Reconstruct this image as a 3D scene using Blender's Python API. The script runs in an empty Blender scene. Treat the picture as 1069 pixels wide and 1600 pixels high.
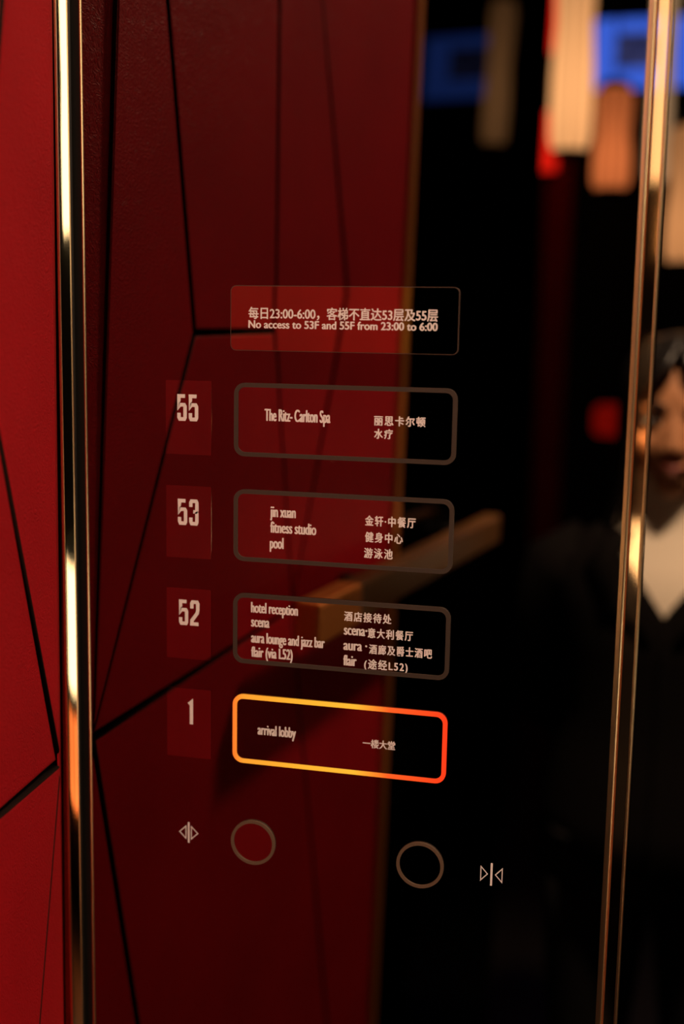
import bpy, bmesh, math, random
from math import sin, cos, pi, radians, sqrt
from mathutils import Vector, Matrix, noise

random.seed(7)
scene = bpy.context.scene
C = scene.collection

# ------------------------------------------------------------------ camera, exposure, world, lamps
CAM = Vector((0.2419, -0.7034, 1.4998))
YAW, PITCH, ROLL, FPX = 0.23943, 0.14763, 0.017886, 1849.95
cam_d = bpy.data.cameras.new('camera')
cam_d.sensor_fit = 'VERTICAL'
cam_d.sensor_height = 36.0
cam_d.lens = FPX * 36.0 / 1600.0
cam_d.clip_start = 0.02
cam_d.dof.use_dof = True
cam_d.dof.focus_distance = 0.735
cam_d.dof.aperture_fstop = 2.7
cam = bpy.data.objects.new('camera', cam_d)
C.objects.link(cam)
fw = Vector((-sin(YAW) * cos(PITCH), cos(YAW) * cos(PITCH), -sin(PITCH)))
rt = Vector((cos(YAW), sin(YAW), 0))
up = rt.cross(fw)
r2 = rt * cos(ROLL) + up * sin(ROLL)
u2 = -rt * sin(ROLL) + up * cos(ROLL)
cam.matrix_world = Matrix(((r2.x, u2.x, -fw.x, CAM.x), (r2.y, u2.y, -fw.y, CAM.y),
                           (r2.z, u2.z, -fw.z, CAM.z), (0, 0, 0, 1)))
scene.camera = cam

vs = scene.view_settings
vs.view_transform = 'Standard'
vs.look = 'None'
vs.exposure = 0.0
vs.gamma = 1.0
vs.use_curve_mapping = False
scene.cycles.use_denoising = True
scene.cycles.max_bounces = 10
scene.cycles.glossy_bounces = 8

world = bpy.data.worlds.new('dim_interior')
scene.world = world
world.use_nodes = True
world.node_tree.nodes['Background'].inputs['Color'].default_value = (1.0, 0.6, 0.4, 1)
world.node_tree.nodes['Background'].inputs['Strength'].default_value = 0.003

ROOM_H = 3.2
# ceiling downlights: (x, y, aim, watts, cone in degrees)
DOWNLIGHTS = [
    (1.05, -1.45, (-0.02, -0.22, 1.40), 345, 54),
    (0.58, -0.16, (0.31, -0.98, 1.30), 950, 26),  # added lamp that brightens the person's face and blouse
]
WARM = (1.0, 0.68, 0.44)

def spot(name, loc, aim, watts, cone):
    d = bpy.data.lights.new(name, 'SPOT')
    d.energy = watts
    d.color = WARM
    d.spot_size = radians(cone)
    d.spot_blend = 0.85
    d.shadow_soft_size = 0.09
    o = bpy.data.objects.new(name, d)
    C.objects.link(o)
    o.location = loc
    o.rotation_euler = (Vector(aim) - Vector(loc)).to_track_quat('-Z', 'Y').to_euler()
    return o

for x, y, aim, watts, cone in DOWNLIGHTS:
    spot('downlight_beam', (x, y, ROOM_H - 0.035), aim, watts, cone)

# ------------------------------------------------------------------ materials
def new_mat(name):
    m = bpy.data.materials.new(name)
    m.use_nodes = True
    return m, m.node_tree.nodes, m.node_tree.links, m.node_tree.nodes['Principled BSDF']

def plain(name, col, rough=0.5, metal=0.0, spec=0.5, emit=None, strength=0.0, coat=0.0):
    m, n, l, b = new_mat(name)
    b.inputs['Base Color'].default_value = (*col, 1)
    b.inputs['Roughness'].default_value = rough
    b.inputs['Metallic'].default_value = metal
    b.inputs['Specular IOR Level'].default_value = spec
    b.inputs['Coat Weight'].default_value = coat
    if emit:
        b.inputs['Emission Color'].default_value = (*emit, 1)
        b.inputs['Emission Strength'].default_value = strength
    return m

def add_bump(m, scale, strength, dist, kind='noise', detail=4.0):
    n, l = m.node_tree.nodes, m.node_tree.links
    b = n['Principled BSDF']
    tc = n.new('ShaderNodeTexCoord')
    if kind == 'noise':
        t = n.new('ShaderNodeTexNoise'); t.inputs['Detail'].default_value = detail; out = t.outputs['Fac']
    else:
        t = n.new('ShaderNodeTexVoronoi'); t.feature = 'DISTANCE_TO_EDGE'; out = t.outputs['Distance']
    t.inputs['Scale'].default_value = scale
    l.new(tc.outputs['Object'], t.inputs['Vector'])
    bp = n.new('ShaderNodeBump')
    bp.inputs['Strength'].default_value = strength
    bp.inputs['Distance'].default_value = dist
    l.new(out, bp.inputs['Height'])
    l.new(bp.outputs['Normal'], b.inputs['Normal'])
    return m

GLASS_REFL = 0.215
def dark_mirror(name, k, rough=0.0):
    return plain(name, (k, k * 0.95, k * 0.9), rough, 1.0)

M = {}
M['glass'] = dark_mirror('smoked_black_glass', GLASS_REFL)
M['glass_button'] = dark_mirror('button_glass', 0.40, 0.012)
M['glass_tile'] = dark_mirror('number_tile_glass', 0.38, 0.02)
M['glass_sign'] = plain('sign_acrylic', (0.58, 0.62, 0.4), 0.012, 1.0)
M['sign_edge'] = plain('sign_cut_edge', (0.07, 0.045, 0.036), 0.35)
M['print'] = plain('white_print', (0.70, 0.64, 0.66), 0.6, spec=0.1)
M['frame_off'] = plain('unlit_light_guide', (0.045, 0.034, 0.028), 0.4)
M['ring_off'] = plain('unlit_ring', (0.11, 0.072, 0.050), 0.4)
M['black'] = plain('black_wall', (0.004, 0.0035, 0.003), 0.6, spec=0.2)
M['blackmetal'] = plain('black_metal', (0.01, 0.009, 0.008), 0.4, 0.5)
M['groove'] = plain('groove_backing_shade', (0.014, 0.005, 0.004), 0.9, spec=0.1)
M['brass'] = plain('polished_brass', (0.92, 0.72, 0.46), 0.04, 1.0)
M['brass_satin'] = plain('satin_brass', (0.92, 0.62, 0.34), 0.28, 1.0)
m, n, l, b = new_mat('black_leaf_glass')
g = n.new('ShaderNodeBsdfGlossy'); g.inputs['Color'].default_value = (0.085, 0.08, 0.075, 1); g.inputs['Roughness'].default_value = 0.004
l.new(g.outputs[0], n['Material Output'].inputs['Surface'])
M['leaf_glass'] = m
M['copper'] = plain('copper', (0.75, 0.26, 0.06), 0.42, 0.7)
M['brass_dark'] = plain('aged_brass', (0.42, 0.24, 0.10), 0.16, 1.0)
M['floor'] = plain('dark_stone', (0.010, 0.008, 0.007), 0.3)
M['wood'] = add_bump(plain('warm_wood', (0.11, 0.045, 0.012), 0.35), 30, 0.2, 0.002)

# red leather: grain wrinkles
m, n, l, b = new_mat('red_leather')
tc = n.new('ShaderNodeTexCoord')
big = n.new('ShaderNodeTexNoise'); big.inputs['Scale'].default_value = 9; big.inputs['Detail'].default_value = 3
l.new(tc.outputs['Object'], big.inputs['Vector'])
cr = n.new('ShaderNodeValToRGB')
cr.color_ramp.elements[0].position = 0.3; cr.color_ramp.elements[0].color = (0.35, 0.0042, 0.010, 1)
cr.color_ramp.elements[1].position = 0.7; cr.color_ramp.elements[1].color = (0.42, 0.0055, 0.012, 1)
l.new(big.outputs['Fac'], cr.inputs['Fac']); l.new(cr.outputs['Color'], b.inputs['Base Color'])
vo = n.new('ShaderNodeTexVoronoi'); vo.feature = 'DISTANCE_TO_EDGE'; vo.inputs['Scale'].default_value = 380
mp = n.new('ShaderNodeMapping'); mp.inputs['Scale'].default_value = (1, 1, 0.55)
wn = n.new('ShaderNodeTexNoise'); wn.inputs['Scale'].default_value = 60
mixv = n.new('ShaderNodeMixRGB'); mixv.inputs['Fac'].default_value = 0.03
l.new(tc.outputs['Object'], wn.inputs['Vector'])
l.new(tc.outputs['Object'], mixv.inputs['Color1']); l.new(wn.outputs['Color'], mixv.inputs['Color2'])
l.new(mixv.outputs['Color'], mp.inputs['Vector']); l.new(mp.outputs['Vector'], vo.inputs['Vector'])
bp = n.new('ShaderNodeBump'); bp.inputs['Strength'].default_value = 0.65; bp.inputs['Distance'].default_value = 0.0008
l.new(vo.outputs['Distance'], bp.inputs['Height']); l.new(bp.outputs['Normal'], b.inputs['Normal'])
b.inputs['Roughness'].default_value = 0.5
b.inputs['Specular IOR Level'].default_value = 0.16
M['leather'] = m

# glowing light guide of the pressed button: yellow-orange lamps, red towards one end
m, n, l, b = new_mat('lit_light_guide')
tc = n.new('ShaderNodeTexCoord'); sp = n.new('ShaderNodeSeparateXYZ')
l.new(tc.outputs['Object'], sp.inputs['Vector'])
mr = n.new('ShaderNodeMapRange'); mr.inputs['From Max'].default_value = 0.14
l.new(sp.outputs['X'], mr.inputs['Value'])
cr = n.new('ShaderNodeValToRGB')
e = cr.color_ramp.elements
e[0].position = 0.0; e[0].color = (1, 0.17, 0.018, 1)
e[1].position = 1.0; e[1].color = (1, 0.035, 0.005, 1)
for p_, c_ in ((0.05, (1, 0.33, 0.025, 1)), (0.3, (1, 0.42, 0.025, 1)), (0.58, (1, 0.47, 0.03, 1)), (0.74, (1, 0.10, 0.012, 1))):
    q = e.new(p_); q.color = c_
l.new(mr.outputs['Result'], cr.inputs['Fac'])
l.new(cr.outputs['Color'], b.inputs['Emission Color'])
b.inputs['Emission Strength'].default_value = 1.05
b.inputs['Base Color'].default_value = (0.05, 0.02, 0.01, 1)
M['frame_lit'] = m

# ------------------------------------------------------------------ mesh helpers
def link(name, me, mat, parent=None):
    o = bpy.data.objects.new(name, me)
    C.objects.link(o)
    if mat is not None:
        me.materials.append(mat)
    if parent is not None:
        o.parent = parent
    return o

def obj(name, bm, mat, parent=None, smooth=False, loc=None):
    bmesh.ops.recalc_face_normals(bm, faces=bm.faces[:])
    me = bpy.data.meshes.new(name)
    bm.to_mesh(me); bm.free()
    if smooth:
        me.shade_smooth()
    o = link(name, me, mat, parent)
    if loc is not None:
        o.location = loc
    return o

def tag(o, label, cat, group=None):
    o['label'] = label; o['category'] = cat
    if group: o['group'] = group
    return o

def thing(name, label, cat, loc=(0, 0, 0), rz=0.0, group=None):
    o = bpy.data.objects.new(name, None)
    C.objects.link(o)
    o.empty_display_size = 0.05
    o.location = loc; o.rotation_euler = (0, 0, rz)
    return tag(o, label, cat, group)

def struct(o):
    o['kind'] = 'structure'
    return o

def box(bm, x0, x1, y0, y1, z0, z1):
    v = [bm.verts.new(c) for c in ((x0, y0, z0), (x1, y0, z0), (x1, y1, z0), (x0, y1, z0),
                                   (x0, y0, z1), (x1, y0, z1), (x1, y1, z1), (x0, y1, z1))]
    for f in ((0, 1, 2, 3), (4, 7, 6, 5), (0, 4, 5, 1), (1, 5, 6, 2), (2, 6, 7, 3), (3, 7, 4, 0)):
        bm.faces.new([v[i] for i in f])
    return bm

def boxes(*bs):
    bm = bmesh.new()
    for q in bs: box(bm, *q)
    return bm

def bevelled(bm, w, seg=2):
    bmesh.ops.bevel(bm, geom=bm.edges[:], offset=w, segments=seg, affect='EDGES', profile=0.5)
    return bm

def prism_z(profile, z0, z1):
    """extrude an (x, y) outline along z"""
    bm = bmesh.new()
    a = [bm.verts.new((x, y, z0)) for x, y in profile]
    c = [bm.verts.new((x, y, z1)) for x, y in profile]
    k = len(profile)
    for i in range(k):
        bm.faces.new((a[i], a[(i + 1) % k], c[(i + 1) % k], c[i]))
    bm.faces.new(a[::-1]); bm.faces.new(c)
    return bm

def slab_xz(outline, y0, y1, bev=0.0):
    """extrude an (x, z) outline from y0 (back) to y1 (front)"""
    bm = bmesh.new()
    k = len(outline)
    rings = [[bm.verts.new((x, y0, z)) for x, z in outline]]
    if bev:
        cx = sum(p[0] for p in outline) / k; cz = sum(p[1] for p in outline) / k
        rings.append([bm.verts.new((x, y1 - (bev if y1 > y0 else -bev), z)) for x, z in outline])
        sh = lambda p, c, q: c + (p - c) * (1 - bev / max(abs(p - c), bev * 2))
        rings.append([bm.verts.new((sh(x, cx, 0), y1, sh(z, cz, 0))) for x, z in outline])
    else:
        rings.append([bm.verts.new((x, y1, z)) for x, z in outline])
    for A, B in zip(rings, rings[1:]):
        for i in range(k):
            bm.faces.new((A[i], A[(i + 1) % k], B[(i + 1) % k], B[i]))
    bm.faces.new(rings[0][::-1]); bm.faces.new(rings[-1])
    return bm

def rrect(x0, x1, z0, z1, r, seg=6):
    pts = []
    for cx, cz, a0 in ((x1 - r, z0 + r, -90), (x1 - r, z1 - r, 0), (x0 + r, z1 - r, 90), (x0 + r, z0 + r, 180)):
        for i in range(seg + 1):
            a = radians(a0 + 90 * i / seg)
            pts.append((cx + r * cos(a), cz + r * sin(a)))
    return pts

def ring_slab(outer, inner, y0, y1):
    bm = bmesh.new()
    k = len(outer)
    f = lambda pts, y: [bm.verts.new((x, y, z)) for x, z in pts]
    ob, ib, of, inf = f(outer, y0), f(inner, y0), f(outer, y1), f(inner, y1)
    for i in range(k):
        j = (i + 1) % k
        bm.faces.new((of[i], of[j], inf[j], inf[i]))
        bm.faces.new((ob[i], ob[j], of[j], of[i]))
        bm.faces.new((ib[i], ib[j], inf[j], inf[i]))
        bm.faces.new((ob[i], ob[j], ib[j], ib[i]))
    return bm

def lathe(bm, prof, seg=24, rib=0.0, ribs=0, centre=(0, 0)):
    """prof: list of (r, z)"""
    rings = []
    for r, z in prof:
        rg = []
        for i in range(seg):
            a = 2 * pi * i / seg
            rr = r * (1 + (rib * abs(cos(a * ribs / 2)) - rib if ribs else 0))
            rg.append(bm.verts.new((centre[0] + rr * cos(a), centre[1] + rr * sin(a), z)))
        rings.append(rg)
    for A, B in zip(rings, rings[1:]):
        for i in range(seg):
            bm.faces.new((A[i], A[(i + 1) % seg], B[(i + 1) % seg], B[i]))
    bm.faces.new(rings[0][::-1]); bm.faces.new(rings[-1])
    return bm

def tube(bm, pts, rad, seg=8):
    """tube along pts; rad is one radius or a list"""
    pts = [Vector(p) for p in pts]
    rads = rad if isinstance(rad, (list, tuple)) else [rad] * len(pts)
    rings = []
    for i, p in enumerate(pts):
        t = (pts[min(i + 1, len(pts) - 1)] - pts[max(i - 1, 0)]).normalized()
        a = t.cross(Vector((0, 0, 1)))
        if a.length < 1e-3: a = t.cross(Vector((0, 1, 0)))
        a.normalize(); c = t.cross(a)
        rings.append([bm.verts.new(p + (a * cos(2 * pi * k / seg) + c * sin(2 * pi * k / seg)) * rads[i]) for k in range(seg)])
    for A, B in zip(rings, rings[1:]):
        for i in range(seg):
            bm.faces.new((A[i], A[(i + 1) % seg], B[(i + 1) % seg], B[i]))
    bm.faces.new(rings[0][::-1]); bm.faces.new(rings[-1])
    return bm

def stroke(bm, pts, hw, y, closed=False):
    """flat mitred stroke of half width hw in the x-z plane at depth y"""
    k = len(pts)
    P = [Vector(p) for p in pts]
    L, R = [], []
    for i in range(k):
        a = P[i - 1] if (i > 0 or closed) else None
        c = P[(i + 1) % k] if (i < k - 1 or closed) else None
        d1 = (P[i] - a).normalized() if a is not None else None
        d2 = (c - P[i]).normalized() if c is not None else None
        d1 = d1 or d2; d2 = d2 or d1
        n1 = Vector((-d1.y, d1.x)); n2 = Vector((-d2.y, d2.x))
        mm = (n1 + n2).normalized()
        s = hw / max(mm.dot(n1), 0.35)
        L.append(bm.verts.new((P[i].x + mm.x * s, y, P[i].y + mm.y * s)))
        R.append(bm.verts.new((P[i].x - mm.x * s, y, P[i].y - mm.y * s)))
    for i in range(k if closed else k - 1):
        j = (i + 1) % k
        bm.faces.new((L[i], L[j], R[j], R[i]))
    return bm

# ------------------------------------------------------------------ lettering (built-in font, flattened to printed meshes)
def glyphs(s, spacing=1.0):
    cu = bpy.data.curves.new('lettering', 'FONT')
    cu.body = s; cu.size = 1.0; cu.resolution_u = 5; cu.space_character = spacing
    o = bpy.data.objects.new('lettering', cu)
    C.objects.link(o)
    dg = bpy.context.evaluated_depsgraph_get()
    me = bpy.data.meshes.new_from_object(o.evaluated_get(dg), depsgraph=dg)
    vs_ = [(v.co.x, v.co.y) for v in me.vertices]
    fs = [tuple(p.vertices) for p in me.polygons]
    bpy.data.objects.remove(o); bpy.data.curves.remove(cu); bpy.data.meshes.remove(me)
    return vs_, fs

H_CAP = max(y for _, y in glyphs('H')[0])

def lettering(parent, s, x0, x1, base, em, y, bx=0.0, bz=0.0, spacing=1.0, name='lettering'):
    """printed line: spans x0..x1, baseline at base, cap height em*H_CAP; bx/bz thicken the strokes"""
    vv, ff = glyphs(s, spacing)
    lo = min(p[0] for p in vv); hi = max(p[0] for p in vv)
    sx = (x1 - x0 - 2 * bx) / (hi - lo)
    me = bpy.data.meshes.new(name)
    V, F = [], []
    shifts = [(0, 0)]
    if bx: shifts += [(bx * t, 0) for t in (-1, -0.5, 0.5, 1)]
    if bz: shifts += [(0, bz), (0, -bz)]
    for k, (dx, dz) in enumerate(shifts):
        o = len(V)
        V += [(x0 + bx + (px - lo) * sx + dx, y - k * 4e-6, base + py * em + dz) for px, py in vv]
        F += [tuple(i + o for i in f) for f in ff]
    me.from_pydata(V, [], F)
    me.update()
    return link(name, me, M['print'], parent)

# ------------------------------------------------------------------ room shell
X0, X1, Y0 = -2.2, 3.0, -5.0
struct(obj('floor', boxes((X0, X1, Y0, 0.12, -0.1, 0.0)), M['floor']))
struct(obj('ceiling', boxes((X0, X1, Y0, 0.12, ROOM_H, ROOM_H + 0.1)), M['black']))
struct(obj('wall_front', boxes((X0, X1, Y0 - 0.1, Y0, -0.1, ROOM_H + 0.1)), M['black']))
struct(obj('wall_right', boxes((X1, X1 + 0.1, Y0 - 0.1, 0.12, -0.1, ROOM_H + 0.1)), M['black']))
struct(obj('wall_outer', boxes((X0 - 0.1, X0, Y0 - 0.1, 0.12, -0.1, ROOM_H + 0.1)), M['black']))
PXL, PXR = -0.1062, 0.2385          # edges of the control panel's glass
PANEL_X = -0.1000                   # the glass starts after a black joint and a thin brass bead
TRIM_R = 0.2525                     # where the glass wall goes on beyond the right trim
PZ0, PZ1 = 0.0, ROOM_H
struct(obj('wall_back', boxes((TRIM_R, X1, 0.0, 0.12, 0.0, ROOM_H), (PXL - 0.02, TRIM_R, 0.03, 0.12, 0.0, ROOM_H), (X0, PXL - 0.02, 0.0, 0.12, 0.0, ROOM_H)), M['glass']))

# the leather wall runs out from the panel, leaning a little over it
W0, W1, W2 = -0.10907, -0.15566, 0.02245
WN = Vector((1, -W1, -W2)).normalized()
def wall_pt(y, z, h=0.0):
    return Vector((W0 + W1 * y + W2 * (z - 1.47), y, z)) + WN * h

wl_bm = bmesh.new()
def wall_slab(bm, ya, yb, h0, h1, z0=0.0, z1=ROOM_H):
    v = [bm.verts.new(wall_pt(y, z, h)) for h in (h0, h1) for y, z in ((ya, z0), (yb, z0), (yb, z1), (ya, z1))]
    for f in ((0, 1, 2, 3), (7, 6, 5, 4), (0, 4, 5, 1), (1, 5, 6, 2), (2, 6, 7, 3), (3, 7, 4, 0)):
        bm.faces.new([v[i] for i in f])
wall_slab(wl_bm, -0.056, -1.20, -0.055, -0.0139)
wall_slab(wl_bm, -0.0135, -0.056, -0.055, -0.0139, 0.0, 1.26)
wall_left = struct(obj('wall_left', wl_bm, M['groove']))

def edge_y(z):                       # where the leather stops beside the left trim
    return max(-0.0115 - (z - 1.0254) * 0.0585, -0.053) if z > 1.0 else -0.0115

def offset_poly(poly, d):
    """move every edge of an anticlockwise polygon inwards by d"""
    k = len(poly); out = []
    area = sum(poly[i][0] * poly[(i + 1) % k][1] - poly[(i + 1) % k][0] * poly[i][1] for i in range(k))
    s = 1 if area > 0 else -1
    for i in range(k):
        a, b_, c = Vector(poly[i - 1]), Vector(poly[i]), Vector(poly[(i + 1) % k])
        d1 = (b_ - a).normalized(); d2 = (c - b_).normalized()
        n1 = Vector((-d1.y, d1.x)) * s; n2 = Vector((-d2.y, d2.x)) * s
        mm = (n1 + n2)
        mm.normalize()
        q = b_ + mm * (d / max(mm.dot(n1), 0.3))
        out.append((q.x, q.y))
    return out

def leather_panel(poly, tilt=(0.0, 0.0), label=None):
    cy = sum(p[0] for p in poly) / len(poly); cz = sum(p[1] for p in poly) / len(poly)
    bm = bmesh.new()
    rings = []
    for ins, h in ((0.0018, -0.0135), (0.0018, -0.0022), (0.0021, -0.0009), (0.0028, -0.0003), (0.0046, 0.0)):
        rg = []
        for y, z in offset_poly(poly, ins):
            hh = h + ((y - cy) * tilt[0] + (z - cz) * tilt[1] if h > -0.006 else 0.0)
            rg.append(bm.verts.new(wall_pt(y, z, max(hh, -0.0130) if h > -0.006 else h)))
        rings.append(rg)
    k = len(poly)
    for A, B in zip(rings, rings[1:]):
        for i in range(k):
            f = bm.faces.new((A[i], A[(i + 1) % k], B[(i + 1) % k], B[i])); f.smooth = True
    bm.faces.new(rings[0][::-1])
    top = bm.faces.new(rings[-1])
    bmesh.ops.triangulate(bm, faces=[top])
    for f in bm.faces:                  # edge faces get a dark colour below, as shade in the seam
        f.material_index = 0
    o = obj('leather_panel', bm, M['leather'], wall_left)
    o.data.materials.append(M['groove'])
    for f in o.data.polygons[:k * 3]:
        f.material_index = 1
    if label: o['label'] = label
    return o

ZT, ZB, EY = 1.97, 0.30, -0.600
N1 = (-0.0236, 1.2199); N2 = (-0.1531, 1.5001); N3 = (-0.2902, 1.5031); N5 = (-0.4517, 1.5404)
N4 = (-0.3463, 1.2451); E1 = (EY, 1.2330)
T1 = (-0.0235, ZT); T2 = (-0.2700, ZT); T3 = (-0.3090, ZT)
D1 = (-0.0236 - 0.249 * (1.2199 - ZB), ZB); D2 = (-0.3463 - 0.255 * (1.2451 - ZB), ZB)
cT = (edge_y(ZT), ZT)
if cT[0] < T1[0]: T1 = (cT[0] - 0.006, ZT)
cA = (edge_y(1.24), 1.24)
cN = (edge_y(1.2199) - 0.0002, 1.2199)
cB = (edge_y(ZB), ZB)
bm = bmesh.new()                     # leather turned in towards the corner behind the trim
def return_pt(z, k_):
    ey = edge_y(z)
    return wall_pt(ey - 0.0019, z, -0.0012) if k_ else wall_pt(-0.0085, z, -0.0016 - 0.25 * max(0.0, -ey - 0.0085))
rv = [bm.verts.new(return_pt(z, k_)) for z, k_ in ((0.0, 0), (0.0, 1), (1.0254, 1), (1.735, 1), (ROOM_H, 1), (ROOM_H, 0), (1.735, 0), (1.0254, 0))]
rb = [bm.verts.new(v.co - WN * 0.0007) for v in rv]
for f in ((0, 1, 2, 7), (7, 2, 3, 6), (6, 3, 4, 5)):
    bm.faces.new([rv[i] for i in f]); bm.faces.new([rb[i] for i in f[::-1]])
for i, j in ((0, 1), (1, 2), (2, 3), (3, 4), (4, 5), (5, 6), (6, 7), (7, 0)):
    bm.faces.new((rv[i], rv[j], rb[j], rb[i]))
obj('leather_return', bm, M['leather'], wall_left)
leather_panel([cT, T1, N2, N1, cA], (0.004, 0.0))
leather_panel([T1, T2, N3, N2], (-0.01, 0.0))
leather_panel([T2, T3, N5, N4, N3], (0.016, 0.0))
leather_panel([N2, N3, N4, N1], (-0.008, 0.002))
leather_panel([T3, (EY, ZT), E1, N4, N5], (-0.015, 0.0))
leather_panel([N1, N4, D2, D1], (0.006, -0.002))
leather_panel([N4, E1, (EY, ZB), D2], (-0.012, 0.0))
leather_panel([(N1[0] + 0.0004, N1[1] - 0.002), D1, cB, (edge_y(1.0254), 1.0254), (edge_y(1.19), 1.19)], (0.0, 0.0))
for ya, yb in ((-0.0125, -0.21), (-0.21, -0.42), (-0.42, EY)):
    leather_panel([(ya, 0.02), (yb, 0.02), (yb, ZB - 0.001), (ya, ZB - 0.001)])
for ya, yb in ((-0.073, -0.23), (-0.23, -0.42), (-0.42, EY)):
    leather_panel([(ya, ZT + 0.001), (yb, ZT + 0.001), (yb, ROOM_H - 0.01), (ya, ROOM_H - 0.01)])

# black glass leaf that continues the same wall
bm = bmesh.new(); wall_slab(bm, -0.622, -1.195, -0.0135, 0.0)
o = obj('glass_panel', bm, M['leaf_glass'], wall_left); o['label'] = 'black reflecting glass panel'

# ------------------------------------------------------------------ brass trims
# left: one polished bar, its face turned towards the room, beside a thin darker strip
bar = [(-0.1146, 0.03), (-0.1146, -0.0090), (-0.1143, -0.0098), (-0.1136, -0.0101), (-0.1126, -0.0100), (-0.1122, -0.0098)]
px_, py_ = -0.1122, -0.0098
for i in range(9):                      # broad chamfer, very slightly convex
    a = radians(42.6 + 3.0 * (i + 0.5) / 9)
    px_ += 0.00075 * cos(a); py_ += 0.00075 * sin(a)
    bar.append((px_, py_))
bar += [(px_ + 0.0002, py_ + 0.0005), (PXL, py_ + 0.0012), (PXL, 0.03)]
o = struct(obj('trim_1', prism_z(bar, 0.0, ROOM_H), M['brass']))
o.data.materials.append(M['brass_satin'])
o.data.materials.append(M['blackmetal'])
for f in o.data.polygons:               # softly brushed edges on both sides of the polished chamfer
    if f.center.x < -0.1121 or px_ - 0.0005 < f.center.x <= px_ + 0.0003:
        f.material_index = 1
    elif f.center.x > px_ + 0.0003:
        f.material_index = 2
struct(obj('trim_2', prism_z([(-0.1245, 0.02), (-0.1245, -0.006), (-0.1235, -0.0068), (-0.1165, -0.0060), (-0.1155, -0.005), (-0.1155, 0.02)], 0.0, ROOM_H), M['brass_dark']))
struct(obj('trim_7', prism_z([(PXL, 0.012), (PXL, -0.0004), (-0.1020, -0.0004), (-0.1020, 0.012)], 0.0, ROOM_H), M['blackmetal']))
struct(obj('trim_8', prism_z([(-0.1019, 0.012), (-0.1019, -0.0005), (-0.1015, -0.0011), (-0.1008, -0.0012), (-0.1003, -0.0007), (-0.1001, 0.0), (-0.1001, 0.012)], 0.0, ROOM_H), M['brass_satin']))
# right: two quarter-round beads with a flat polished channel between them
def bead(cx, r, y_out, n_=10):
    p = [(cx + r, 0.028)]
    for i in range(n_ + 1):
        a = pi / 2 * i / n_
        p.append((cx - r * 0.3 + r * 1.3 * cos(a), -y_out * sin(a)))
    p += [(cx - r, -y_out), (cx - r, 0.028)]
    return p
struct(obj('trim_3', prism_z(bead(0.2411, 0.0024, 0.0030), 0.0, ROOM_H), M['brass_satin']))
struct(obj('trim_4', prism_z([(0.2438, 0.028), (0.2438, 0.001), (0.2494, 0.001), (0.2494, 0.028)], 0.0, ROOM_H), M['brass']))
struct(obj('trim_5', prism_z(bead(0.2508, 0.0011, 0.0022), 0.0, ROOM_H), M['brass_satin']))
# upright brass strip where the leather ends
bm = bmesh.new(); wall_slab(bm, -0.6015, -0.6210, -0.0135, 0.005)
bmesh.ops.bevel(bm, geom=bm.edges[:], offset=0.0015, segments=2, affect='EDGES')
struct(obj('trim_6', bm, M['copper']))

# ------------------------------------------------------------------ lift control panel
panel = thing('control_panel', 'tall smoked black glass lift control panel with floor buttons between brass trims', 'lift control panel', (0, 0, 0))
obj('glass_face', boxes((PANEL_X, PXR, 0.0, 0.012, PZ0 + 0.005, PZ1 - 0.005)), M['glass'], panel)

BW, BH, BS, BTOP = 0.14, 0.0458, 0.06672, 1.470
digits = {
    '5': ([(1, 1), (0, 1), (0, .57), (.14, .62), (.86, .62), (1, .55), (1, .07), (.88, 0), (.12, 0), (0, .07), (0, .27)],),
    '3': ([(0, .74), (0, .93), (.12, 1), (.88, 1), (1, .93), (1, .60), (.85, .53), (.40, .53)], [(.85, .53), (1, .46), (1, .07), (.88, 0), (.12, 0), (0, .07), (0, .27)]),
    '2': ([(0, .70), (0, .93), (.12, 1), (.88, 1), (1, .93), (1, .66), (.9, .5), (0.03, .16), (0, 0), (1.12, 0)],),
    '1': ([(.18, .86), (.62, .97), (.62, -.07)],),
}
def numeral(parent, s, x0, z0, w, h, gap, y):
    bm = bmesh.new()
    hw = 0.00116
    x = x0
    for ch in s:
        for path in digits[ch]:
            stroke(bm, [(x + hw + p * (w - 2 * hw), z0 + hw + q * (h - 2 * hw)) for p, q in path], hw, y)
        x += w + gap
    return obj('numeral', bm, M['print'], parent)

floors = ['55', '53', '52', '1']
lines = {
    '55': [('The Ritz- Carlton Spa', .0198, .0621, 1.4469, .0098, 'c'), ('丽思卡尔顿', .0893, .1211, 1.4470, .0064, 'z'), ('水疗', .0895, .1013, 1.4390, .0064, 'z')],
    '53': [('jin xuan', .0240, .0408, 1.3868, .0093, 'c'), ('fitness studio', .0241, .0542, 1.3768, .0093, 'c'), ('pool', .0239, .0331, 1.3668, .0093, 'c'),
           ('金轩·中餐厅', .0850, .1168, 1.3852, .0068, 'z'), ('健身中心', .0852, .1091, 1.3750, .0068, 'z'), ('游泳池', .0848, .1030, 1.3650, .0068, 'z')],
    '52': [('hotel reception', .0118, .0430, 1.3245, .0090, 'c'), ('scena', .0119, .0243, 1.3153, .0090, 'c'), ('aura lounge and jazz bar', .0120, .0608, 1.3049, .0090, 'c'), ('flair (via L52)', .0121, .0399, 1.2955, .0088, 'c'),
           ('酒店接待处', .0729, .1032, 1.3242, .0066, 'z'), ('scena·', .0729, .0880, 1.3148, .0088, 'c'), ('意大利餐厅', .0882, .1170, 1.3145, .0066, 'z'),
           ('aura ·', .0728, .0882, 1.3050, .0088, 'c'), ('酒廊及爵士酒吧', .0893, .1292, 1.3043, .0066, 'z'), ('flair', .0729, .0816, 1.2950, .0088, 'c'), ('(途经L52)', .0864, .1142, 1.2945, .0068, 'z')],
    '1': [('arrival lobby', .0168, .0427, 1.2441, .0090, 'c'), ('一楼大堂', .0865, .1076, 1.2432, .0060, 'z')],
}
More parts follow.
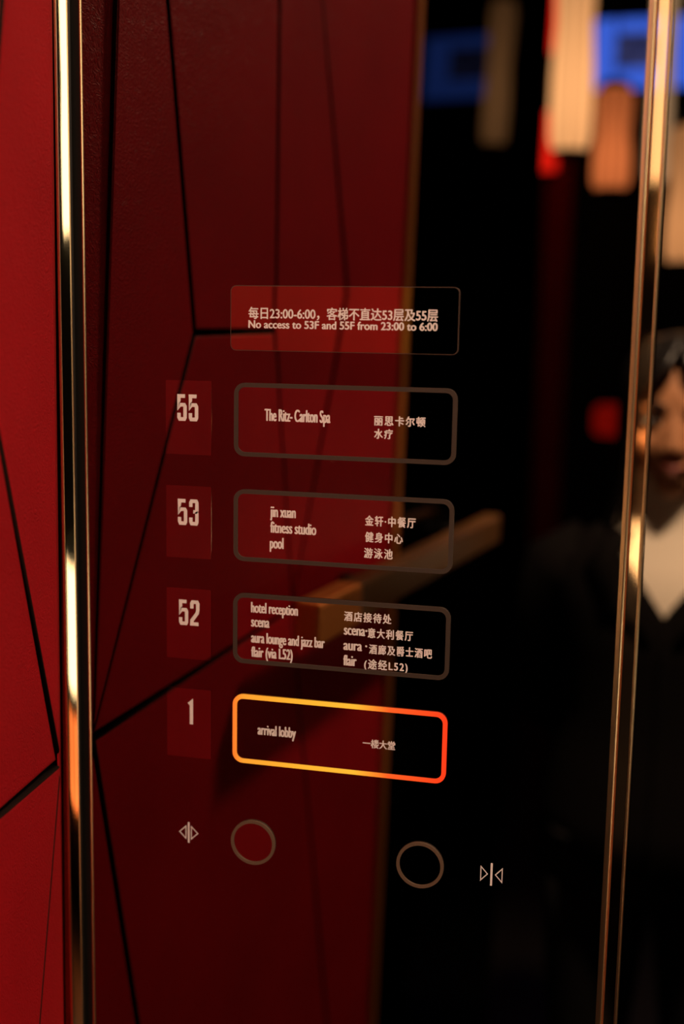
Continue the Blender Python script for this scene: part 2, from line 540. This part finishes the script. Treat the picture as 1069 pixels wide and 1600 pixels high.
number_pos = {'55': (-.0381, 1.4449), '53': (-.0379, 1.3783), '52': (-.0373, 1.3126), '1': (-.0325, 1.2460)}
for k, fl in enumerate(floors):
    zt = BTOP - k * BS
    z0 = zt - BH
    lit = fl == '1'
    face = obj('floor_button', slab_xz(rrect(0.0026, BW - 0.0026, z0 + 0.0026, zt - 0.0026, 0.0042), 0.0, -0.0008), M['glass_button'], panel)
    if lit:
        face['label'] = 'pressed floor button with glowing orange outline'
    rg = obj('button_frame', ring_slab(rrect(0, BW, z0, zt, 0.0068), rrect(0.0027, BW - 0.0027, z0 + 0.0027, zt - 0.0027, 0.0044), 0.0, -0.0014),
             M['frame_lit' if lit else 'frame_off'], face)
    if lit:
        rg['label'] = 'glowing orange outline'
    for s, xa, xb, base, em, st in lines[fl]:
        if st == 'c':
            lettering(face, s, xa, xb, base, em * 1.10, -0.00085, bx=0.00030, bz=0.00006)
        else:
            lettering(face, s, xa, xb, base, em, -0.00085, bx=0.00021, bz=0.00015, spacing=1.0 if fl == '1' else 1.22)
    tile = obj('number_tile', slab_xz(rrect(-0.0458, -0.0152, zt - 0.0463, zt + 0.0004, 0.0006, 2), 0.0, -0.0003), M['glass_tile'], panel)
    x, z = number_pos[fl]
    numeral(tile, fl, x, z, 0.0064, 0.0168, 0.0013, -0.00035)

def circle(cx, cz, r, seg=48):
    return [(cx + r * cos(2 * pi * i / seg), cz + r * sin(2 * pi * i / seg)) for i in range(seg)]
for nm, cx, cz in (('door_open_button', 0.0143, 1.1700), ('door_close_button', 0.1254, 1.1686)):
    f = obj(nm, slab_xz(circle(cx, cz, 0.0132), 0.0, -0.0008), M['glass_button'], panel)
    obj('button_ring', ring_slab(circle(cx, cz, 0.0152), circle(cx, cz, 0.0132), 0.0, -0.0014), M['ring_off'], f)
# door symbols: two outlined triangles on either side of an upright bar
def door_symbol(name, cx, cz, outward, s=1.0):
    bm = bmesh.new()
    y = -0.0001
    stroke(bm, [(cx, cz - 0.0072 * s), (cx, cz + 0.0072 * s)], 0.00062 * s, y)
    for sg in (-1, 1):
        if outward:
            tri = [(sg * 0.0019, 0.0043), (sg * 0.0064, 0.0), (sg * 0.0019, -0.0043)]
        else:
            tri = [(sg * 0.0064, 0.0043), (sg * 0.0024, 0.0), (sg * 0.0064, -0.0043)]
        stroke(bm, [(cx + a * s, cz + c * s) for a, c in tri], 0.00030 * s, y, closed=True)
    return obj(name, bm, M['print'], panel)
door_symbol('door_open_symbol', -0.0309, 1.1711, True)
door_symbol('door_close_symbol', 0.1707, 1.1680, False, 1.04)

# ------------------------------------------------------------------ acrylic notice above the buttons
sign = thing('notice_sign', 'clear acrylic notice about night access stuck above the floor buttons', 'sign', (0, 0, 0))
ol = rrect(-0.0018, 0.1391, 1.4902, 1.5289, 0.0032)
obj('sign_plate', slab_xz(ol, 0.0, -0.0022), M['glass_sign'], sign)
obj('sign_edge', ring_slab(rrect(-0.0022, 0.1395, 1.4898, 1.5293, 0.0035), rrect(-0.0018, 0.1391, 1.4902, 1.5289, 0.0032), -0.0004, -0.0021), M['sign_edge'], sign)
lettering(sign, '每日23:00-6:00，客梯不直达53层及55层', .0094, .1270, 1.5098, .0078, -0.0023, bx=0.00018, bz=0.00012)
lettering(sign, 'No access to 53F and 55F from 23:00 to 6:00', .0094, .1270, 1.5037, .0067, -0.0023, bx=0.00022, bz=0.00012)

# ------------------------------------------------------------------ lamps and things of the lobby (seen mirrored in the glass)
def shade_mat(name, col, strength, h=0.0, slats=0, dark=0.35):
    '''lit shade; h: height of the shade (bulb sits low inside), slats: upright frame slats'''
    m, n, l, b = new_mat(name)
    b.inputs['Base Color'].default_value = (*[min(1, c) * 0.5 for c in col], 1)
    b.inputs['Emission Color'].default_value = (*col, 1)
    b.inputs['Emission Strength'].default_value = strength
    b.inputs['Roughness'].default_value = 0.8
    if slats:
        def mth(op, a, c=None):
            q = n.new('ShaderNodeMath'); q.operation = op
            for i, v in enumerate((a, c)):
                if v is None: continue
                if isinstance(v, (int, float)): q.inputs[i].default_value = v
                else: l.new(v, q.inputs[i])
            return q.outputs[0]
        tc = n.new('ShaderNodeTexCoord'); sp = n.new('ShaderNodeSeparateXYZ')
        l.new(tc.outputs['Object'], sp.inputs['Vector'])
        ang = mth('ARCTAN2', sp.outputs['Y'], sp.outputs['X'])
        st = mth('ABSOLUTE', mth('SINE', mth('MULTIPLY', ang, slats / 2)))
        st = mth('ADD', mth('MULTIPLY', mth('POWER', st, 0.7), 1 - dark), dark)
        zz = mth('DIVIDE', mth('SUBTRACT', sp.outputs['Z'], h * 0.27), h * 0.42)
        gl = mth('POWER', 2.718, mth('MULTIPLY', mth('MULTIPLY', zz, zz), -1.0))
        gl = mth('ADD', mth('MULTIPLY', gl, 0.55), 0.45)
        l.new(mth('MULTIPLY', mth('MULTIPLY', st, gl), strength), b.inputs['Emission Strength'])
    return m
M['lantern_cream'] = shade_mat('lit_cream_silk', (1.0, 0.47, 0.18), 5.6, 0.6, 8)
M['lantern_pale'] = shade_mat('lit_pale_silk', (1.0, 0.62, 0.33), 1.5)
M['lantern_amber'] = shade_mat('lit_amber_silk', (1.0, 0.42, 0.15), 3.4, 0.34, 8)
M['lantern_orange'] = shade_mat('lit_orange_silk', (1.0, 0.25, 0.07), 3.4, 0.34, 8)
M['lantern_red'] = shade_mat('lit_red_silk', (1.0, 0.015, 0.006), 3.2)
M['lamp_white'] = shade_mat('lit_white_paper', (1.0, 0.84, 0.58), 3.2)

def lantern(label, x, y, z0, z1, r, mat, group='hanging silk lanterns', waist=0.86):
    t = thing('hanging_lantern', label, 'lantern', (x, y, z0), 0, group)
    h = z1 - z0
    prof = [(r * (0.80), 0.0), (r * 0.97, h * 0.05), (r, h * 0.18), (r * 0.98, h * 0.35), (r * waist, h * 0.55), (r * 0.96, h * 0.78), (r, h * 0.92), (r * 0.82, h)]
    obj('lantern_shade', lathe(bmesh.new(), prof, 64, 0.10, 16), mat, t, True)
    obj('lantern_cap', lathe(bmesh.new(), [(r * 0.5, h), (r * 0.85, h + 0.003), (r * 0.8, h + 0.02), (r * 0.2, h + 0.035)], 24), M['blackmetal'], t, True)
    obj('lantern_base', lathe(bmesh.new(), [(r * 0.5, -0.025), (r * 0.83, -0.018), (r * 0.83, -0.002), (r * 0.4, 0.0)], 24), M['blackmetal'], t, True)
    obj('cord', tube(bmesh.new(), [(0, 0, h + 0.03), (0, 0, ROOM_H - z0)], 0.003, 6), M['blackmetal'], t)
    return t

lantern('large cream lantern hanging in front of the blue screen, brightest of the cluster', 0.016, -3.0, 2.06, 2.72, 0.063, M['lantern_cream'])
lantern('amber lantern hanging just below the blue screen', 0.124, -3.6, 2.02, 2.35, 0.064, M['lantern_orange'])
lantern('narrow cream lantern reflected in the brass channel of the right trim', 0.270, -2.8, 1.94, 2.55, 0.032, M['lantern_pale'])
lantern('amber lantern hanging above the person\'s head', 0.356, -2.6, 1.71, 2.05, 0.062, M['lantern_amber'])
lantern('red lantern behind the cream lantern, the upper of two', -0.115, -4.0, 2.56, 2.84, 0.045, M['lantern_red'])
lantern('red lantern behind the cream lantern, the lower of two', -0.128, -4.05, 2.14, 2.36, 0.036, M['lantern_red'])
lantern('cream lantern reflected twice, faint beside the dim blue screen', 1.29, -3.6, 2.18, 2.68, 0.048, M['lantern_cream'])
lantern('tall pale lantern added out of view to shine in the left brass bar', 2.05, -1.05, 1.74, 2.44, 0.19, M['lamp_white'])  # unseen lantern, added to give the left bar its upper highlight
lantern('small amber lantern added between the tall pale lantern and the floor lantern for a glint in the left brass bar', 2.05, -0.72, 1.20, 1.34, 0.06, M['lantern_orange'])  # unseen lantern, added for the orange glint partway down the left bar

# unseen floor lantern on the right, added for low highlights in the left bar
t = thing('added_floor_lantern', 'pale floor lantern with a black middle band added out of view to shine low in the left brass bar', 'floor lamp', (2.10, -1.12, 0), 0)
obj('lamp_base', lathe(bmesh.new(), [(0.22, 0.0), (0.22, 0.03), (0.19, 0.05), (0.19, 0.24)], 32), M['blackmetal'], t, True)
obj('lamp_shade', lathe(bmesh.new(), [(0.19, 0.241), (0.19, 0.50)], 32), M['lantern_orange'], t, True)
obj('band', lathe(bmesh.new(), [(0.193, 0.501), (0.193, 0.56)], 32), M['blackmetal'], t, True)
obj('lamp_shade', lathe(bmesh.new(), [(0.19, 0.561), (0.19, 0.90)], 32), M['lamp_white'], t, True)
obj('lamp_cap', lathe(bmesh.new(), [(0.194, 0.901), (0.194, 0.92), (0.03, 0.94)], 32), M['blackmetal'], t, True)

# two blue screens on the far wall
def screen_mat():
    m, n, l, b = new_mat('blue_screen_picture')
    tc = n.new('ShaderNodeTexCoord'); sp = n.new('ShaderNodeSeparateXYZ')
    l.new(tc.outputs['Object'], sp.inputs['Vector'])
    def band(sock, c, w):
        s = n.new('ShaderNodeMath'); s.operation = 'SUBTRACT'; s.inputs[1].default_value = c
        l.new(sock, s.inputs[0])
        a = n.new('ShaderNodeMath'); a.operation = 'ABSOLUTE'; l.new(s.outputs[0], a.inputs[0])
        q = n.new('ShaderNodeMath'); q.operation = 'LESS_THAN'; q.inputs[1].default_value = w
        l.new(a.outputs[0], q.inputs[0]); return q.outputs[0]
    mu = n.new('ShaderNodeMath'); mu.operation = 'MULTIPLY'
    l.new(band(sp.outputs['X'], -0.02, 0.115), mu.inputs[0]); l.new(band(sp.outputs['Z'], 0.015, 0.075), mu.inputs[1])
    nz = n.new('ShaderNodeTexNoise'); nz.inputs['Scale'].default_value = 22
    l.new(tc.outputs['Object'], nz.inputs['Vector'])
    cr = n.new('ShaderNodeValToRGB')
    cr.color_ramp.elements[0].position = 0.35; cr.color_ramp.elements[0].color = (0.01, 0.012, 0.05, 1)
    cr.color_ramp.elements[1].position = 0.7; cr.color_ramp.elements[1].color = (0.06, 0.07, 0.22, 1)
    l.new(nz.outputs['Fac'], cr.inputs['Fac'])
    mx = n.new('ShaderNodeMixRGB'); mx.inputs['Color1'].default_value = (0.055, 0.16, 0.95, 1)
    l.new(mu.outputs[0], mx.inputs['Fac']); l.new(cr.outputs['Color'], mx.inputs['Color2'])
    l.new(mx.outputs['Color'], b.inputs['Emission Color'])
    b.inputs['Emission Strength'].default_value = 3.4
    b.inputs['Base Color'].default_value = (0.01, 0.01, 0.02, 1)
    return m
M['screen'] = screen_mat()
for x, lab in ((0.215, 'glowing blue screen on the far wall beside the cream lantern'), (2.10, 'blue screen on the far wall that shows faintly as a second reflection')):
    t = thing('wall_screen', lab, 'screen', (x, -4.955, 2.765), 0, 'blue screens on the far wall')
    obj('screen_housing', bevelled(boxes((-0.245, 0.245, -0.045, 0.0, -0.165, 0.165)), 0.006), M['blackmetal'], t)
    obj('display', boxes((-0.23, 0.23, 0.0005, 0.004, -0.15, 0.15)), M['screen'], t)

# small red light box standing on a post
t = thing('red_light_sign', 'small rounded red glowing box with a dark slot beside the right trim', 'light box', (0.203, -3.0, 0))
M['red_glow'] = plain('red_glow', (0.2, 0.01, 0.01), 0.5, emit=(1.0, 0.012, 0.004), strength=0.55)
obj('light_box', slab_xz(rrect(-0.080, 0.100, 1.212, 1.306, 0.026), -0.04, 0.0), M['red_glow'], t)
obj('slot', boxes((-0.012, 0.085, 0.0005, 0.006, 1.252, 1.264)), M['blackmetal'], t)
obj('post', lathe(bmesh.new(), [(0.012, 0.02), (0.012, 1.21)], 12, centre=(0, -0.02)), M['blackmetal'], t, True)
obj('foot', lathe(bmesh.new(), [(0.12, 0.0), (0.12, 0.012), (0.02, 0.022)], 24, centre=(0, -0.02)), M['blackmetal'], t, True)

# far column covered in red leather
col = obj('leather_column', bevelled(boxes((-0.175, -0.055, -4.62, -4.50, 0.0, ROOM_H)), 0.01), M['leather'])
tag(col, 'dim red leather column rising beside the black glass leaf under the red lanterns', 'column')

# handrail on the leather wall, reflected as a brown slanting band
t = thing('handrail', 'brown wooden handrail with a copper end, fixed along the red leather wall', 'handrail', wall_pt(-0.32, 1.26), 0)
def rail_piece(name, ya, yb, h0, h1, za, zb, mat, bev=0.004):
    bm = bmesh.new()
    v = [bm.verts.new(wall_pt(y, z, h) - wall_pt(-0.32, 1.26)) for h in (h0, h1) for y, z in ((ya, za), (yb, za), (yb, zb), (ya, zb))]
    for f in ((0, 1, 2, 3), (7, 6, 5, 4), (0, 4, 5, 1), (1, 5, 6, 2), (2, 6, 7, 3), (3, 7, 4, 0)):
        bm.faces.new([v[i] for i in f])
    bevelled(bm, bev)
    return obj(name, bm, mat, t)
rail_piece('rail', -0.385, -0.88, 0.030, 0.055, 1.230, 1.268, M['wood'])
e_ = rail_piece('end_cap', -0.285, -0.384, 0.029, 0.056, 1.229, 1.269, M['copper'])
e_['label'] = 'orange copper end cap'
for y in (-0.45, -0.80):
    rail_piece('bracket', y, y - 0.02, 0.0005, 0.0305, 1.238, 1.258, M['blackmetal'], 0.002)

# downlight fittings in the ceiling
M['downlight_lens'] = shade_mat('downlight_lens', (1.0, 0.72, 0.45), 6.0)
for i, (x, y, aim, watts, cone) in enumerate(DOWNLIGHTS):
    t = thing('downlight', ['round ceiling downlight aimed at the control panel', 'added round ceiling downlight close to the panel, brightening the person'][i], 'downlight', (x, y, ROOM_H), 0, 'ceiling downlights')
    obj('lens', lathe(bmesh.new(), [(0.088, -0.006), (0.088, -0.001)], 24), M['downlight_lens'], t)
    bm = bmesh.new()
    prof = [(0.090, -0.001), (0.090, -0.012), (0.106, -0.012), (0.108, -0.001)]
    rings = [[bm.verts.new((r * cos(2 * pi * k / 32), r * sin(2 * pi * k / 32), z)) for k in range(32)] for r, z in prof]
    for q in range(4):
        A, B = rings[q], rings[(q + 1) % 4]
        for k in range(32):
            bm.faces.new((A[k], A[(k + 1) % 32], B[(k + 1) % 32], B[k]))
    obj('bezel', bm, M['blackmetal'], t, True)

# ------------------------------------------------------------------ the person behind the camera (mirrored at the right edge)
M['skin'] = add_bump(plain('skin', (0.46, 0.21, 0.10), 0.5, spec=0.3), 180, 0.12, 0.0006)
M['hair'] = plain('black_hair', (0.006, 0.005, 0.005), 0.35, spec=0.4)
M['blouse'] = add_bump(plain('cream_blouse', (0.80, 0.70, 0.56), 0.8, spec=0.1), 400, 0.15, 0.0005)
M['jacket'] = add_bump(plain('black_jacket', (0.006, 0.005, 0.005), 0.9, spec=0.02), 500, 0.2, 0.0005)
M['trousers'] = plain('black_trousers', (0.010, 0.009, 0.010), 0.85, spec=0.1)
M['shoes'] = plain('black_shoes', (0.008, 0.007, 0.007), 0.3)
M['eye'] = plain('eye_white', (0.7, 0.66, 0.62), 0.2)
M['iris'] = plain('dark_iris', (0.02, 0.012, 0.008), 0.15)
M['lip'] = plain('lips', (0.34, 0.09, 0.07), 0.4)
M['brow'] = plain('eyebrow', (0.012, 0.008, 0.007), 0.8)

PX, PY = 0.305, -1.045
person = thing('person', 'person with long black hair, black jacket and cream blouse, hands behind the back', 'person', (PX, PY, 0), radians(5))
person.scale = (0.972, 0.972, 0.972)

def capsule(bm, p, q, ra, rb, n=10, seg=14):
    p, q = Vector(p), Vector(q)
    d = (q - p); L = d.length; t = d.normalized() if L > 1e-6 else Vector((0, 0, 1))
    a = t.cross(Vector((0, 0, 1)))
    if a.length < 1e-3: a = Vector((1, 0, 0))
    a.normalize(); c = t.cross(a)
    st = [(-ra * cos(pi / 2 * i / 4), ra * sin(pi / 2 * i / 4)) for i in range(5)]
    st[0] = (-ra, ra * 0.05)
    en = [(L + rb * sin(pi / 2 * i / 4), rb * cos(pi / 2 * i / 4)) for i in range(5)]
    en[-1] = (L + rb, rb * 0.05)
    rings = []
    for s_, r_ in st + en:
        o = p + t * s_
        rings.append([bm.verts.new(o + (a * cos(2 * pi * k / seg) + c * sin(2 * pi * k / seg)) * r_) for k in range(seg)])
    for A, B in zip(rings, rings[1:]):
        for i in range(seg):
            bm.faces.new((A[i], A[(i + 1) % seg], B[(i + 1) % seg], B[i]))
    bm.faces.new(rings[0][::-1]); bm.faces.new(rings[-1])

def ball(bm, c, r, rot=None):
    mtx = Matrix.Translation(c) @ (rot or Matrix.Identity(4)) @ Matrix.Diagonal((*r, 1))
    bmesh.ops.create_uvsphere(bm, u_segments=24, v_segments=16, radius=1.0, matrix=mtx)

def loft(bm, rings, closed=True, cap=True):
    R_ = [[bm.verts.new(p) for p in rg] for rg in rings]
    k = len(R_[0])
    for A, B in zip(R_, R_[1:]):
        for i in range(k if closed else k - 1):
            j = (i + 1) % k
            bm.faces.new((A[i], A[j], B[j], B[i]))
    if cap and closed:
        bm.faces.new(R_[0][::-1]); bm.faces.new(R_[-1])

def ell(cx, cy, z, rx, ry, n=28):
    return [(cx + rx * cos(2 * pi * i / n), cy + ry * sin(2 * pi * i / n), z) for i in range(n)]

# one continuous body: overlapping volumes fused and smoothed (faces +y)
bm = bmesh.new()
HZ = 1.43
ball(bm, (0, -0.012, HZ + 0.022), (0.069, 0.086, 0.080))            # skull
ball(bm, (0, 0.016, HZ - 0.025), (0.058, 0.062, 0.074))             # face
ball(bm, (0, 0.034, HZ - 0.082), (0.030, 0.030, 0.030))             # chin
ball(bm, (0, 0.005, HZ - 0.068), (0.047, 0.050, 0.040))             # jaw
for s_ in (-1, 1):
    ball(bm, (s_ * 0.036, 0.052, HZ - 0.030), (0.021, 0.019, 0.022))  # cheek
    ball(bm, (s_ * 0.026, 0.066, HZ + 0.018), (0.024, 0.011, 0.008))  # brow ridge
    ball(bm, (s_ * 0.071, -0.012, HZ - 0.010), (0.007, 0.017, 0.030)) # ear
    ball(bm, (s_ * 0.010, 0.078, HZ - 0.038), (0.008, 0.009, 0.007))  # nostril wing
capsule(bm, (0, 0.070, HZ + 0.006), (0, 0.084, HZ - 0.034), 0.0075, 0.0095)   # nose
ball(bm, (0, 0.067, HZ - 0.062), (0.022, 0.012, 0.007))              # lips base
ball(bm, (0, 0.065, HZ - 0.071), (0.018, 0.012, 0.007))
capsule(bm, (0, -0.020, HZ - 0.07), (0, -0.030, 1.235), 0.048, 0.054)   # neck
loft(bm, [ell(0, -0.03, 0.80, .155, .105), ell(0, -0.03, 0.90, .140, .095), ell(0, -0.03, 0.98, .118, .084), ell(0, -0.03, 1.08, .132, .098),
          ell(0, -0.03, 1.16, .146, .098), ell(0, -0.03, 1.22, .150, .080), ell(0, -0.03, 1.26, .085, .058)])
for s_ in (-1, 1):
    sh, el, wr = Vector((s_ * 0.150, -0.036, 1.195)), Vector((s_ * 0.215, -0.115, 0.975)), Vector((s_ * 0.085, -0.195, 0.845))
    capsule(bm, (s_ * 0.10, -0.033, 1.208), sh, 0.046, 0.040)
    capsule(bm, sh, el, 0.040, 0.034); capsule(bm, el, wr, 0.035, 0.023)
    fd = Vector((-s_ * 0.80, -0.10, -0.59)).normalized()          # fingers point inwards and down
    nd = Vector((0, -1, 0.17)).normalized()                       # back of the hand
    sd = fd.cross(nd) * s_; sd.normalize()
    off = Vector((0, -0.030 if s_ > 0 else 0.0, 0))
    capsule(bm, wr, wr + fd * 0.03 + off, 0.021, 0.018)
    pc = wr + fd * 0.058 + off
    for q in (-0.027, -0.009, 0.009, 0.027):
        capsule(bm, wr + fd * 0.02 + off + sd * q * 0.6, pc + fd * 0.030 + sd * q, 0.0125, 0.0105)
    for q, ln in ((-0.029, 0.064), (-0.010, 0.073), (0.009, 0.069), (0.028, 0.054)):
        k0 = pc + fd * 0.032 + sd * q
        k1 = k0 + fd * ln * 0.45 - nd * 0.004; k2 = k1 + fd * ln * 0.32 - nd * 0.010; k3 = k2 + fd * ln * 0.2 - nd * 0.012
        capsule(bm, k0, k1, 0.0084, 0.0078); capsule(bm, k1, k2, 0.0078, 0.0070); capsule(bm, k2, k3, 0.0070, 0.0060)
    t0 = wr + fd * 0.025 + off - sd * 0.020
    t1 = t0 + fd * 0.030 - sd * 0.022; t2 = t1 + fd * 0.028 - sd * 0.006
    capsule(bm, t0, t1, 0.0125, 0.0098); capsule(bm, t1, t2, 0.0095, 0.0075)
    hp, kn, an = (s_ * 0.082, -0.03, 0.80), (s_ * 0.088, -0.025, 0.43), (s_ * 0.090, -0.05, 0.085)
    capsule(bm, hp, kn, 0.084, 0.054); capsule(bm, kn, an, 0.053, 0.034)
    capsule(bm, (s_ * 0.090, -0.055, 0.045), (s_ * 0.098, 0.11, 0.030), 0.036, 0.026)
me = bpy.data.meshes.new('body'); bm.to_mesh(me); bm.free()
tmp = bpy.data.objects.new('body', me); C.objects.link(tmp)
md = tmp.modifiers.new('fuse', 'REMESH'); md.mode = 'VOXEL'; md.voxel_size = 0.0036
sm = tmp.modifiers.new('smooth', 'SMOOTH'); sm.factor = 0.5; sm.iterations = 4
dg = bpy.context.evaluated_depsgraph_get()
me2 = bpy.data.meshes.new_from_object(tmp.evaluated_get(dg), depsgraph=dg)
bpy.data.objects.remove(tmp); bpy.data.meshes.remove(me)
me2.name = 'body'; me2.materials.clear(); me2.shade_smooth()
body = link('body', me2, M['skin'], person)

# face details
for s_ in (-1, 1):
    bm = bmesh.new(); ball(bm, (s_ * 0.030, 0.0640, HZ + 0.001), (0.0135, 0.009, 0.0068)); e_ = obj('eye', bm, M['eye'], person, True)
    bm = bmesh.new(); ball(bm, (s_ * 0.030, 0.0710, HZ + 0.001), (0.0058, 0.0035, 0.0058)); obj('iris', bm, M['iris'], e_, True)
    bm = bmesh.new(); tube(bm, [(s_ * 0.0155, 0.0700, HZ + 0.0075), (s_ * 0.030, 0.0745, HZ + 0.0095), (s_ * 0.045, 0.0640, HZ + 0.0050)], [0.0012, 0.0022, 0.0014], 6); obj('eyelash', bm, M['brow'], e_, True)
    bm = bmesh.new(); tube(bm, [(s_ * 0.013, 0.0790, HZ + 0.022), (s_ * 0.030, 0.0780, HZ + 0.028), (s_ * 0.050, 0.0610, HZ + 0.022)], [0.0030, 0.0036, 0.0016], 6); obj('eyebrow', bm, M['brow'], person, True)
bm = bmesh.new()
tube(bm, [(-0.021, 0.0690, HZ - 0.064), (-0.008, 0.0790, HZ - 0.0620), (0.0, 0.0800, HZ - 0.0632), (0.008, 0.0790, HZ - 0.0620), (0.021, 0.0690, HZ - 0.064)], [0.001, 0.0032, 0.0028, 0.0032, 0.001], 8)
tube(bm, [(-0.020, 0.0685, HZ - 0.0655), (0.0, 0.0785, HZ - 0.0700), (0.020, 0.0685, HZ - 0.0655)], [0.001, 0.0046, 0.001], 8)
obj('mouth', bm, M['lip'], person, True)

# long straight hair that frames the face: shells open at the front
bm = bmesh.new()
NR = 49
rings = []
rows = [(1.558, .006, .006, 0), (1.552, .038, .042, 0), (1.538, .062, .072, 0), (1.515, .079, .094, 6), (1.490, .086, .103, 20), (1.465, .088, .105, 38), (1.43, .088, .104, 46),
        (1.39, .088, .100, 48), (1.34, .090, .095, 50), (1.29, .097, .092, 58), (1.24, .108, .096, 66), (1.19, .116, .104, 74), (1.14, .118, .112, 84), (1.10, .114, .114, 92)]
for z, rx, ry, gap in rows:
    rg = []
    for i in range(NR):
        a = radians(90 + gap + (360 - 2 * gap) * i / (NR - 1))
        w = 1 + 0.018 * sin(i * 2.1) + 0.01 * sin(i * 5.3)
        rg.append((rx * w * cos(a), -0.012 + ry * w * sin(a) - max(0, 1.30 - z) * 0.12, z))
    rings.append(rg)
loft(bm, rings, closed=False)
hair = obj('hair', bm, M['hair'], person, True)
so = hair.modifiers.new('thickness', 'SOLIDIFY'); so.thickness = 0.012; so.offset = -1

# cream blouse (torso shell with a stand collar)
bm = bmesh.new()
loft(bm, [ell(0, -0.03, 0.83, .163, .114, 40), ell(0, -0.03, 0.92, .145, .104, 40), ell(0, -0.03, 0.99, .126, .095, 40), ell(0, -0.03, 1.08, .140, .109, 40),
          ell(0, -0.03, 1.16, .152, .108, 40), ell(0, -0.03, 1.222, .150, .089, 40), ell(0, -0.03, 1.262, .094, .068, 40), ell(0, -0.028, 1.285, .064, .062, 40), ell(0, -0.026, 1.318, .058, .060, 40), ell(0, -0.022, 1.340, .060, .064, 40), ell(0, -0.018, 1.362, .064, .070, 40)], cap=False)
bl = obj('blouse', bm, M['blouse'], person, True)
so = bl.modifiers.new('thickness', 'SOLIDIFY'); so.thickness = 0.003

# black jacket: open in a deep V, with sleeves and lapels
bm = bmesh.new()
rings = []
for z, rx, ry, gap in ((0.72, .182, .132, -3), (0.83, .172, .124, -3), (0.92, .154, .114, -3), (0.99, .138, .106, -3), (1.08, .152, .119, -3), (1.145, .163, .119, -2), (1.215, .168, .100, 16), (1.250, .128, .080, 40), (1.280, .082, .072, 58)):
    rings.append([(rx * cos(radians(90 + gap + (360 - 2 * gap) * i / 48)), -0.03 + ry * sin(radians(90 + gap + (360 - 2 * gap) * i / 48)), z) for i in range(49)])
loft(bm, rings, closed=False)
jk = obj('jacket', bm, M['jacket'], person, True)
so = jk.modifiers.new('thickness', 'SOLIDIFY'); so.thickness = 0.006; so.offset = 1
for s_ in (-1, 1):
    bm = bmesh.new()
    tube(bm, [(s_ * 0.125, -0.034, 1.212), (s_ * 0.165, -0.036, 1.195), (s_ * 0.190, -0.072, 1.09), (s_ * 0.213, -0.108, 0.985), (s_ * 0.195, -0.138, 0.940), (s_ * 0.110, -0.180, 0.868)],
         [0.060, 0.060, 0.054, 0.047, 0.044, 0.036], 20)
    obj('sleeve', bm, M['jacket'], jk, True)
    bm = bmesh.new()
    a_ = [(s_ * 0.050, 0.052, 1.272), (s_ * 0.072, 0.064, 1.235), (s_ * 0.048, 0.086, 1.175), (s_ * 0.014, 0.094, 1.12)]
    b_ = [(s_ * 0.085, 0.030, 1.265), (s_ * 0.118, 0.050, 1.215), (s_ * 0.088, 0.080, 1.15), (s_ * 0.020, 0.093, 1.105)]
    va = [bm.verts.new(p) for p in a_]; vb = [bm.verts.new(p) for p in b_]
    for i in range(3): bm.faces.new((va[i], va[i + 1], vb[i + 1], vb[i]))
    lp = obj('lapel', bm, M['jacket'], jk, True)
    so = lp.modifiers.new('thickness', 'SOLIDIFY'); so.thickness = 0.006; so.offset = 0

bm = bmesh.new()
loft(bm, [ell(0, -0.03, 0.74, .170, .118), ell(0, -0.03, 0.86, .163, .112), ell(0, -0.03, 0.93, .148, .104)])
for s_ in (-1, 1):
    loft(bm, [ell(s_ * .092, -0.052, 0.06, .056, .062), ell(s_ * .090, -0.045, 0.25, .060, .064), ell(s_ * .089, -0.028, 0.43, .064, .068), ell(s_ * .086, -0.028, 0.62, .080, .090), ell(s_ * .084, -0.03, 0.80, .092, .108)])
obj('trousers', bm, M['trousers'], person, True)
for s_ in (-1, 1):
    bm = bmesh.new()
    loft(bm, [[(s_ * 0.094 + rx * cos(2 * pi * i / 24), 0.022 + ry * sin(2 * pi * i / 24) + dy, z) for i in range(24)] for z, rx, ry, dy in
              ((0.0, .045, .132, 0), (0.014, .046, .134, 0), (0.016, .044, .130, 0), (0.045, .044, .126, -.004), (0.075, .042, .085, -.044), (0.10, .041, .052, -.072))])
    obj('shoe', bm, M['shoes'], person, True)
